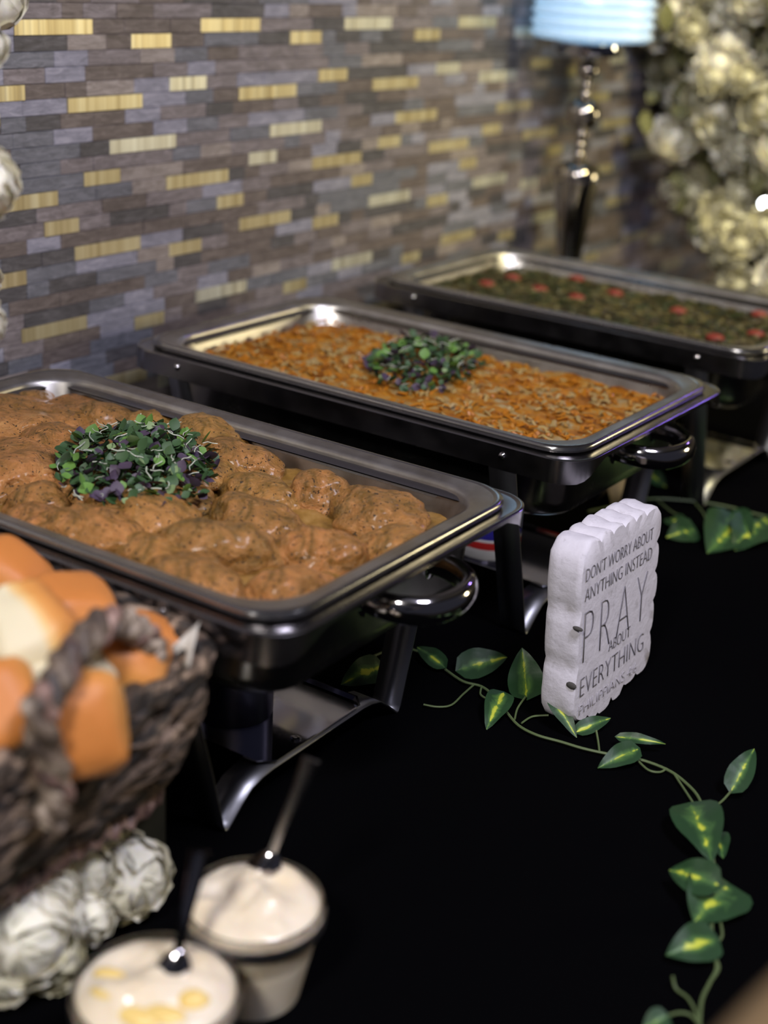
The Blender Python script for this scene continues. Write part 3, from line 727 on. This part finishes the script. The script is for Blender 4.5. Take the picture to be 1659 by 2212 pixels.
FL = [((278, 1893), .034, .034, (.75, -.55, .5), 'w', 'full round white peony on the cloth, nearest the steel stand leg'),
      ((178, 1985), .027, .024, (.7, -.6, .3), 'w', 'small white peony on the cloth, just left of the full round one'),
      ((175, 1878), .055, .026, (.5, -.6, .6), 'w', 'white flower half hidden under the basket rope, above the small peony'),
      ((232, 1805), .060, .018, (.5, -.5, .7), 'c', 'little cream flower tucked at the basket base, highest of the garland'),
      ((108, 2068), .026, .026, (.6, -.7, .2), 'c', 'greenish white flower at the bottom of the garland'),
      ((48, 2015), .050, .040, (.5, -.8, .4), 'w', 'large open white flower at the left edge of the picture'),
      ((92, 1925), .062, .028, (.4, -.7, .6), 'w', 'white flower between the basket rope and the large open flower'),
      ((5, 2095), .024, .026, (.4, -.8, .2), 'w', 'white flower at the lower left edge of the picture')]
for i, (c, z, r, f, k, lab) in enumerate(FL):
    blossom(hit(c[0], c[1], z), r*.86, f, k, 30, label=lab, group='white flowers around the foot of the riser', seed=i)

# tall white flower stand just outside the left of the picture, its petals reach in
fs = empty('flower_branch', (.16, -.93, 0), 0, 'branch of white blossoms whose petals show at the left edge', 'flowers')
vs = obj('vase', lathe([(0, 0), (.045, 0), (.05, .01), (.03, .06), (.022, .16), (.03, .20), (.027, .20), (.019, .16), (0, .1)], 32), M['glass'], fs)
pts = []
for i, (px, d, r, f) in enumerate((((-22, -10), 1.20, .030, (.7, -.3, .5)), ((-38, 95), 1.06, .018, (.7, -.3, .2)), ((-40, 400), 1.02, .026, (.8, -.2, .2)), ((-42, 610), 1.18, .017, (.8, -.2, .2)), ((-48, 700), 1.03, .020, (.8, -.2, .1)), ((-90, 250), 1.15, .03, (.7, -.5, .3)), ((-120, 520), 1.12, .03, (.7, -.5, .3)))):
    p = CAM+ray(*px)*d-Vector((.16, -.93, 0)); pts.append(p)
    blossom(p, r, f, 'w', 18, name='blossom', parent=fs, seed=60+i)
top = Vector((0, 0, .2))
for p in pts:
    obj('stem', tube(smoothpath([(0, 0, .06), top, top.lerp(p, .5)+Vector((0, 0, .05)), p], 6), .0018, 6), M['stem'], fs)

# ------------------------------------------------------------------ glass cups of whipped butter with spoons
def cup(rimpx, hz, rr, lab, lab2, lab3, base_px, top_px, ztop, seed, butter=False):
    c = hit(*rimpx, hz); g = empty('glass_cup', (c.x, c.y, 0), 0, lab, 'cup', 'glass cups of spread')
    h = hz; rb = rr*.66; w_ = .0022
    prof = [(0, 0), (rb-.002, 0), (rb, .002), (rb+(rr-rb)*.45, h*.45), (rr-.0005, h-.010), (rr, h-.003), (rr-.0005, h), (rr-w_, h), (rr-w_, h-.004),
            (rb+(rr-rb)*.45-w_, h*.45), (rb-w_, .007), (0, .006)]
    obj('glass_wall', lathe(prof, 56), M['glass'], g)
    e = tag(obj('refraction_ring', lathe([(rr-.0004, h-.0155), (rr+.0006, h-.0145), (rr+.0010, h-.010), (rr+.0004, h-.007), (rr-.0004, h-.0155)], 56), M['gunmetal'], g), 'dark refraction line under the rim')  # dark band refracted in the glass, painted in as a solid ring
    # filling
    fil = h-.0055; V, F = [], []; NR, NA = 26, 72; yaw = seed
    def rad(z): return rb+.0004+(rr-rb)*(z/h)*1.0 if z < h-.012 else rr-w_-.0002
    loops = [[(rad(z)*math.cos(2*PI*k/NA), rad(z)*math.sin(2*PI*k/NA), z) for k in range(NA)] for z in (.0035, .02, .035, h-.0125, h-.0115, fil)]
    for j in range(1, NR):
        q = 1-j/NR; L = []
        for k in range(NA):
            an = 2*PI*k/NA; x, y = q*math.cos(an), q*math.sin(an)
            hh = .013*(1-q*q)**.55+.0022*math.sin(2*an+seed+q*5)*q*(1-q)*3+.004*fbm((x, y, seed), 1.8, 3)*(1-q**6)
            sw = .0022*math.sin(7*(x*math.cos(seed)+y*math.sin(seed))+2.5*y*y+seed)*(1-q**4)
            L.append((rad(fil)*x, rad(fil)*y, fil+hh+sw))
        loops.append(L)
    f = obj('whipped_spread', loft(loops, True, True), M['cream']); f.location = (c.x, c.y, .0)
    tag(f, lab2, 'spread', 'whipped spreads in the cups')
    if butter:
        for i in range(5):
            an = 3.6+i*.7; q = rr*.55
            b = blob('butter_lump', Vector((q*math.cos(an), q*math.sin(an), fil+.0055+.002*math.sin(i*2))), (.013+.004*math.sin(i), .004, 0), .008, .007, i+seed, M['butter'], 3, .2); b.parent = f
    # spoon
    P0 = hit(*base_px, fil+.016); P1 = hit(*top_px, ztop)
    s_ = empty('spoon', P0, 0, lab3, 'spoon', 'spoons standing in the cups')
    d = (P1-P0); side = d.cross(ray(*base_px)).normalized()
    pth = smoothpath([Vector((0, 0, 0)), d*.35+Vector((0, 0, .002)), d*.7, d], 6)
    V, F = tube(pth, lambda q: .0030+.0038*q**1.5, 10, flat=.42, upv=ray(*base_px)-Vector((0, 0, 0)))
    obj('spoon_handle', (V, F), M['chrome'], s_)
    sm = M['steel_pan'] if not butter else M['chrome']; bpy.data.objects[s_.children[0].name].data.materials[0] = sm; bv, bf = ico(3); dn = d.normalized(); nn_ = side.cross(dn).normalized(); B = []
    for v in bv:
        z = v.z*.0035+(.004*(v.x**2+v.y**2)-.004)
        B.append(-dn*(.014)+dn*v.x*.024+side*v.y*.0145*(1-.25*v.x)+nn_*z)
    bw = obj('spoon_bowl', (B, bf), M['chrome'], s_)
cup((550, 1940), .078, .0475, 'taller glass cup of whipped spread, behind the other cup', 'smooth whipped spread in the cup nearer the steel stand', 'spoon with handle rising to the right from the back cup', (580, 1862), (672, 1640), .165, 1.1)
cup((337, 2130), .070, .052, 'glass cup of whipped butter at the bottom edge of the picture', 'whipped butter with yellow lumps in the front cup', 'dark looking spoon standing upright in the front cup', (380, 2080), (432, 1838), .150, 2.3, True)

# ------------------------------------------------------------------ carved sign
def sign():
    BL = hit(1212, 1592, 0); BL = Vector((.669, -.094, 0)); U = Vector((.002, .170, 0)).normalized(); Wd = .160; Ht = .183
    Nn = Vector((U.y, -U.x, 0)); T = .035
    t = empty('carved_sign', BL, 0, 'white scalloped stone block sign with engraved black lettering, standing on the cloth', 'sign')
    rd = random.Random(5)
    def edge(p, q, n, amp, rev):
        out = []
        for k in range(n):
            f0, f1 = k/n, (k+1)/n; L = amp*rd.uniform(.6, 1.3)
            for j in range(7):
                s_ = j/7; f = f0+(f1-f0)*s_; b = L*math.sin(PI*s_)**.5
                out.append((p[0]+(q[0]-p[0])*f+rev[0]*b, p[1]+(q[1]-p[1])*f+rev[1]*b))
        return out
    c = .004
    pts = edge((c, 0.008), (Wd*.30, 0), 2, .003, (0, -1))+edge((Wd*.30, 0), (Wd-c, .012), 4, .004, (0, -1))+edge((Wd-c, .012), (Wd-.001, Ht-.008), 5, .006, (1, 0))+edge((Wd-c, Ht-.006), (.012, Ht-.004), 6, .005, (0, 1))+edge((.004, Ht-.012), (c-.002, 0.008), 3, .004, (-1, 0))
    mn = min(p[1] for p in pts); pts = [(a, b-mn) for a, b in pts]
    cx, cy = Wd/2, Ht/2; n = len(pts)
    lean = -.012
    def P(u, v_, d): return U*u+Vector((0, 0, v_))+Nn*(d+lean*v_/Ht)
    layers = [(-T, .97), (-T+.003, .995), (-T*.7, 1.0), (-T*.4, .992), (-.006, 1.0), (-.002, .992), (0, .972)]
    loops = []
    for li, (d, s_) in enumerate(layers):
        L = []
        for k, (u, v_) in enumerate(pts):
            nz = .0018*fbm((u*30, v_*30, d*90), 1, 3)
            q = s_ if s_ > .99 else s_
            L.append(tuple(P(cx+(u-cx)*q+nz, max(0, cy+(v_-cy)*(1-(1-q)*Wd/Ht)+nz) if not (v_ < .004) else max(0, v_), d)))
        loops.append(L)
    V, F = loft(loops)
    # faces: concentric fill
    for base, sgn in ((0, -1), ((len(loops)-1)*n, 1)):
        prev = list(range(base, base+n)); d = layers[0][0] if sgn < 0 else 0
        for s_ in (.8, .6, .4, .2):
            cur = []
            for k in range(n):
                u0, v0 = pts[k]; q = s_
                cur.append(len(V)); V.append(tuple(P(cx+(u0-cx)*q, cy+(v0-cy)*q, d+sgn*.0006+0.0002*fbm((u0*q*40, v0*q*40, 3), 1, 3))))
            for k in range(n):
                k2 = (k+1) % n; F.append((prev[k], prev[k2], cur[k2], cur[k]) if sgn > 0 else (prev[k2], prev[k], cur[k], cur[k2]))
            prev = cur
        F.append(tuple(prev) if sgn > 0 else tuple(reversed(prev)))
    b = fixn(obj('stone_block', (V, F), M['sign'], t))
    lines = [("DON'T WORRY ABOUT", .008, .151, .136, .0125, 'letter', 'engraved line reading DON\'T WORRY ABOUT'), ("ANYTHING INSTEAD", .008, .131, .136, .0125, 'letter', 'engraved line reading ANYTHING INSTEAD'), ("PRAY", .010, .070, .128, .050, 'letter', 'large engraved word PRAY'),
             ("ABOUT", .062, .062, .044, .011, 'letter', 'engraved word ABOUT'), ("EVERYTHING", .008, .036, .130, .0185, 'letter', 'engraved word EVERYTHING'), ("PHILIPPIANS 4:6", .008, .017, .118, .010, 'letter_faint', 'faint engraved line reading PHILIPPIANS 4:6')]
    for txt, u0, v0, wd, hh, mk, lab in lines:
        cu = bpy.data.curves.new('lettering', 'FONT'); cu.body = txt; cu.size = 1.0; cu.extrude = .0; cu.offset = -.029; cu.resolution_u = 3
        if txt == 'PRAY': cu.offset = -.036; cu.space_character = 1.3
        to = bpy.data.objects.new('tmp', cu); C.objects.link(to); bpy.context.view_layer.update()
        me = bpy.data.meshes.new_from_object(to.evaluated_get(bpy.context.evaluated_depsgraph_get())); bpy.data.objects.remove(to)
        xs = [v.co.x for v in me.vertices]; ys = [v.co.y for v in me.vertices]; x0, x1, y0, y1 = min(xs), max(xs), min(ys), max(ys)
        for v in me.vertices:
            u = u0+(v.co.x-x0)/(x1-x0)*wd; z = v0+(v.co.y-y0)/(y1-y0)*hh
            v.co = P(u, z, .0012)
        me.materials.clear(); me.materials.append(M[mk]); me.update()
        o = obj('lettering', me, None, t); tag(o, lab); solid(o, .0004, 0)
    rd = random.Random(9)
    for (u, v_, s_) in ((-.001, .108, .6), (-.001, .050, 1.0)):
        V, F = ico(2); o = obj('chip', ([U*(u+q.x*.0022)+Vector((0, 0, v_+q.z*.0035*s_))+Nn*(-.007+q.y*.0055) for q in V], F), M['crack'], t)
sign()
o = obj('place_card', join([crumple(hit(1322, 1098, 0), hit(1378, 1070, 0), hit(1322, 1098, 0)+Vector((-.012, .004, .026)), hit(1378, 1070, 0)+Vector((-.012, .004, .032)), 2, .0004, 2),
                            crumple(hit(1322, 1098, 0)+Vector((-.026, .006, 0)), hit(1378, 1070, 0)+Vector((-.026, .006, 0)), hit(1322, 1098, 0)+Vector((-.012, .004, .026)), hit(1378, 1070, 0)+Vector((-.012, .004, .032)), 2, .0004, 2)]), M['card'])
solid(o, .0006); tag(o, 'small folded tan card standing behind the white sign', 'card')

# ------------------------------------------------------------------ ivy vines
def ivy_leaf(parent, b, t, wr, zb, zt, fold=.25, seed=0, n=8, curl=.12, roll=0):
    B = hit(b[0], b[1], zb); T = hit(t[0], t[1], zt); ax = T-B; L = ax.length; e1 = ax.normalized()
    tocam = (CAM-B).normalized(); e3 = (Vector((0, 0, 1))*.35+tocam*.65)
    e2 = e3.cross(e1).normalized(); e3 = e1.cross(e2).normalized()
    if roll: rm = Matrix.Rotation(roll, 3, e1); e2 = rm@e2; e3 = rm@e3
    V, F, UVs = [], [], []; K = 10
    for i in range(K+1):
        s_ = i/K; w_ = wr*L*.5*(math.sin(PI*min(1, s_**.62)))**.75*(1 if s_ > .06 else .7)
        if i == K: w_ = .0003
        for j in range(n+1):
            q = j/n*2-1
            back = -.10*L*q*q*(1-s_)**2*wr if i < 3 else 0
            p = B+e1*(s_*L+back)+e2*q*w_+e3*(fold*abs(q)*w_+curl*L*math.sin(s_*PI)*.6-curl*L*s_*.3+.015*L*math.sin(s_*14+seed)*abs(q))
            p.z = max(p.z, .0012); V.append(p-parent.location); UVs.append((s_, j/n))
    for i in range(K):
        for j in range(n): F.append((i*(n+1)+j, i*(n+1)+j+1, (i+1)*(n+1)+j+1, (i+1)*(n+1)+j))
    me = mesh('leaf', V, F); uvl = me.uv_layers.new(name='UVMap')
    for lp in me.loops: uvl.data[lp.index].uv = UVs[lp.vertex_index]
    return obj('leaf', me, M['ivy'], parent)
def vine(name, path, sides, leaves, label):
    p0 = hit(*path[0][:2], 0); t = empty('ivy_vine', (p0.x, p0.y, 0), 0, label, 'ivy', 'artificial ivy strands on the cloth')
    def w3(q): return hit(q[0], q[1], q[2] if len(q) > 2 else .004)-t.location
    obj('main_stem', tube(smoothpath([w3(q) for q in path], 5), .0013, 6), M['stem'], t)
    for sd in sides: obj('side_stem', tube(smoothpath([w3(q) for q in sd], 5), .0010, 6), M['stem'], t)
    for i, lf in enumerate(leaves): ivy_leaf(t, *lf, seed=i)
vine('v', [(800, 1420), (860, 1400), (915, 1412), (960, 1445), (1000, 1472), (1040, 1483), (1068, 1505), (1092, 1535), (1120, 1567), (1160, 1588), (1210, 1602), (1260, 1617), (1320, 1630), (1380, 1640), (1440, 1662), (1480, 1690), (1512, 1728), (1525, 1790), (1540, 1850), (1546, 1910), (1538, 1990), (1540, 2040), (1548, 2090), (1532, 2125), (1515, 2165), (1510, 2240)],
     [[(1025, 1478), (1000, 1500), (975, 1523), (945, 1527), (915, 1522)], [(1112, 1553), (1118, 1530), (1135, 1505, .008)], [(1127, 1562), (1150, 1548), (1185, 1545, .006)],
      [(1295, 1625), (1292, 1600), (1288, 1578, .008)], [(1345, 1618), (1355, 1605), (1370, 1595, .008)], [(1535, 1748), (1560, 1730), (1580, 1708, .01)], [(1455, 1670), (1475, 1700), (1498, 1735)],
      [(1375, 1640), (1400, 1663), (1425, 1668), (1440, 1660)], [(1520, 1985), (1522, 2005)], [(1555, 1985), (1560, 2020), (1548, 2038)], [(1540, 2060), (1553, 2090), (1535, 2120)],
      [(1453, 2108, .01), (1460, 2135), (1485, 2155), (1500, 2180), (1508, 2205)], [(1440, 2196), (1465, 2188), (1490, 2192), (1508, 2210)], [(1040, 1484), (1038, 1500), (1052, 1510)]],
     [((826, 1440), (737, 1478), .62, .008, .004), ((962, 1442), (900, 1396), .45, .006, .012), ((990, 1448), (1096, 1418), .62, .004, .016), ((1138, 1505), (1128, 1400), .75, .006, .050),
      ((1088, 1496), (1052, 1572), .45, .012, .004), ((1188, 1500), (1246, 1592), .34, .028, .004), ((1244, 1582), (1320, 1550), .42, .004, .012), ((1378, 1618), (1292, 1658), .5, .012, .004),
      ((1330, 1592), (1438, 1606), .24, .010, .012), ((1580, 1710), (1630, 1615), .48, .008, .034), ((1492, 1738), (1538, 1855), .58, .014, .012), ((1548, 1800), (1562, 1852), .55, .004, .004),
      ((1552, 1912), (1444, 1878), .72, .022, .016), ((1568, 1915), (1500, 1992), .95, .008, .006), ((1545, 2030), (1440, 2062), .74, .010, .008), ((1440, 2195), (1388, 2225), .85, .012, .006), ((1500, 1880), (1490, 1860), .6, .004, .01)],
     'green and yellow ivy strand winding past the white sign')
vine('v2', [(1270, 1105), (1330, 1092), (1400, 1078), (1470, 1080), (1560, 1092), (1640, 1112), (1720, 1130)],
     [[(1500, 1085), (1520, 1110), (1530, 1140)], [(1420, 1080), (1450, 1105), (1480, 1120)]],
     [((1392, 1018), (1440, 1052), .55, .012, .006), ((1500, 1145), (1440, 1160), .8, .008, .006), ((1600, 1130), (1530, 1192), .7, .01, .004), ((1560, 1120), (1620, 1180), .8, .012, .004), ((1640, 1130), (1590, 1185), .7, .014, .006),
      ((1650, 1120), (1690, 1180), .8, .012, .006), ((1450, 1120), (1480, 1150), .5, .004, .006)],
     'second ivy strand lying far back, right of the white sign')

# ------------------------------------------------------------------ table lamp
LX, LY = .046, 1.01
lamp = empty('candlestick_lamp', (LX, LY, -.022), 0, 'chrome baluster table lamp with a lit crystal drum shade, by the wall', 'lamp')
obj('lamp_base', lathe([(0, .022), (.055, .022), (.057, .024), (.050, .028), (.022, .033), (.012, .038), (0, .038)], 40), M['lamp_metal'], lamp)
obj('tapered_body', lathe([(.010, .036), (.012, .08), (.016, .16), (.021, .22), (.027, .27), (.033, .315), (.038, .345), (.040, .362), (.032, .374), (.014, .380)], 40), M['lamp_metal'], lamp)
def ballp(name, z, r):
    V0, F0 = ico(3); obj(name, ([Vector((v.x*r, v.y*r, v.z*r*.9+z)) for v in V0], F0), M['lamp_metal'], lamp)
for z, r in ((.390, .011), (.406, .010), (.423, .012)): ballp('small_bead', z, r)
ballp('large_ball', .456, .030)
for z, r in ((.486, .011), (.501, .010)): ballp('small_bead', z, r)
ballp('upper_ball', .524, .019)
obj('collar', lathe([(0, .540), (.018, .541), (.020, .546), (.052, .548), (.055, .556), (.053, .568), (0, .570)], 40), M['mirror'], lamp)
sh = empty('shade', (0, 0, 0)); sh.parent = lamp
V0, F0 = ico(3); obj('bulb', ([Vector((v.x*.03, v.y*.03, v.z*.035+.66)) for v in V0], F0), M['bulb'], sh)
for k in range(13):
    z = .578+k*.0165
    obj('crystal_ring', lathe([(.083, z), (.091, z-.006), (.099, z), (.099, z+.005), (.091, z+.011), (.083, z+.005), (.083, z)], 28), M['crystal'], sh, smooth=False)
# ------------------------------------------------------------------ flower display at the far end of the table
FA = (.35, 1.42, 0)
fa = empty('flower_display', FA, 0, 'tall display of cream and white flowers at the far right end', 'flowers')
rd = random.Random(21)
obj('stand', lathe([(0, 0), (.07, 0), (.07, .01), (.02, .03), (.014, .2), (.02, .34), (.05, .36), (0, .37)], 24), M['gunmetal'], fa)
def bl_mesh(kind, seed):
    r = random.Random(seed); V, F = [], []
    for i in range(16):
        R_, tp, ruf = ((1.25, 1.45, .22), (1.0, 1.8, .28), (.75, 2.3, .3))[i*3//16]; v, f = petal(R_, tp, ruf, seed+i, 4)
        mtx = Euler((r.uniform(-.15, .1), 0, i*2.399)).to_matrix()
        b = len(V); V += [mtx@Vector(q) for q in v]; F += [tuple(j+b for j in q) for q in f]
    v0, f0 = ico(2); b = len(V); V += [q*.45 for q in v0]; F += [tuple(j+b for j in q) for q in f0]
    me = mesh('blossom', V, F); me.materials.append(M['petal' if kind == 'w' else 'petal_c']); return me
BM = [bl_mesh('w', 1), bl_mesh('w', 2), bl_mesh('c', 3), bl_mesh('c', 4), bl_mesh('c', 5)]
cnt = 0
while cnt < 290:
    px, py = rd.uniform(1330, 1860), rd.uniform(-260, 520)
    lim = 1370+max(0, (py-100))*.40+rd.uniform(-50, 110)
    if px < lim: continue
    yy = 1.44+rd.uniform(-.12, .14); p = hit(px, py, yy, 1)
    if p.z < .03 or p.x < XW+.035: continue
    o = bpy.data.objects.new('blossom', rd.choice(BM)); C.objects.link(o); o.parent = fa; o.location = p-Vector(FA)
    s_ = rd.uniform(.022, .044); o.scale = (s_,)*3; o.rotation_mode = 'QUATERNION'
    o.rotation_quaternion = (Vector((.5, -.8, .2))+Vector((rd.uniform(-.6, .6), rd.uniform(-.6, .6), rd.uniform(-.6, .6)))).to_track_quat('Z', 'Y'); cnt += 1
V, F = [], []
for k in range(520):
    px, py = rd.uniform(1300, 1860), rd.uniform(-200, 540); lim = 1340+max(0, (py-100))*.36
    if px < lim: continue
    p = hit(px, py, 1.46+rd.uniform(-.13, .16), 1)
    if p.z < .02 or p.x < XW+.05: continue
    mtx = Matrix.Translation(p-Vector(FA))@Euler((rd.uniform(0, 6), rd.uniform(0, 6), rd.uniform(0, 6))).to_matrix().to_4x4()@Matrix.Scale(rd.uniform(.03, .055), 4)
    b = len(V); V += [mtx@Vector(q) for q in LV]; F += [tuple(j+b for j in q) for q in LF]
tag(obj('foliage', (V, F), M['olive_leaf'], fa), kind='stuff')
for px, py in ((1652, 440),):
    V0, F0 = ico(2); p = hit(px, py, 1.25, 1)-Vector(FA); obj('fairy_bulb', ([v*.010+p for v in V0], F0), M['fairy'], fa)
# low spray of cream flowers on the table just behind the far dish
ls = empty('low_flower_spray', (.55, 1.2, 0), 0, 'low spray of cream flowers behind the right end of the farthest dish', 'flowers')
for k in range(30):
    px, py = rd.uniform(1570, 1760), rd.uniform(480, 660); p = hit(px, py, 1.22+rd.uniform(-.08, .08), 1)
    if p.z < .03: continue
    o = bpy.data.objects.new('blossom', rd.choice(BM[1:])); C.objects.link(o); o.parent = ls; o.location = p-Vector((.55, 1.2, 0)); s_ = rd.uniform(.024, .036); o.scale = (s_,)*3
    o.rotation_mode = 'QUATERNION'; o.rotation_quaternion = Vector((.5+rd.uniform(-.4, .4), -.8, .3)).to_track_quat('Z', 'Y')
for k in range(9):
    px = 1590+k*18; p = hit(px, 600, 1.24, 1)-Vector((.55, 1.2, 0)); obj('stem', tube(smoothpath([(p.x*.6, p.y*.4, 0), (p.x*.8, p.y*.7, p.z*.6), p], 4), .002, 5), M['stem'], ls)

# ------------------------------------------------------------------ forearm of a person at the lower right
def at(px, py, d): return CAM+ray(px, py)*d
def skin(name, pts, edges, rad, mat_, parent, root=0):
    me = bpy.data.meshes.new(name); me.from_pydata([tuple(p) for p in pts], edges, []); me.update()
    o = obj(name, me, mat_, parent); sk = o.modifiers.new('skin', 'SKIN'); sk.use_smooth_shade = True
    for i, r in enumerate(rad): me.skin_vertices[0].data[i].radius = (r, r)
    me.skin_vertices[0].data[root].use_root = True
    subs(o, 2); return o
elb, wr_ = at(1512, 2724, .44), at(1970, 2032, .50)
pe = empty('person', (elb.x, elb.y, elb.z), 0, 'bare forearm of a person at the lower right corner of the picture', 'person')
dv = (wr_-elb).normalized(); kn = wr_+dv*.075; sd = dv.cross(Vector((0, 0, 1))).normalized(); dw = sd.cross(dv)
P_ = [elb, elb.lerp(wr_, .35), elb.lerp(wr_, .75), wr_, wr_+dv*.035]; Ed = [(0, 1), (1, 2), (2, 3), (3, 4)]; Rd = [.040, .040, .031, .025, .030]
for i in range(4):
    base = kn+sd*(-.030+i*.020); ln = (.068, .078, .073, .058)[i]; b = len(P_)
    P_ += [base, base+dv*ln*.42-dw*.006, base+dv*ln*.72-dw*.022, base+dv*ln*.86-dw*.040]; Rd += [.011, .0095, .0088, .0078]
    Ed += [(4, b), (b, b+1), (b+1, b+2), (b+2, b+3)]
b = len(P_); P_ += [wr_+dv*.03-sd*.032, wr_+dv*.055-sd*.046-dw*.01, wr_+dv*.080-sd*.050-dw*.02]; Rd += [.014, .011, .009]; Ed += [(4, b), (b, b+1), (b+1, b+2)]
skin('arm_and_hand', [p-pe.location for p in P_], Ed, Rd, M['skin'], pe)
skin('sleeve', [elb-dv*.26-pe.location, elb-dv*.10-pe.location, elb+dv*.02-pe.location], [(0, 1), (1, 2)], [.060, .055, .050], M['sleeve'], pe)
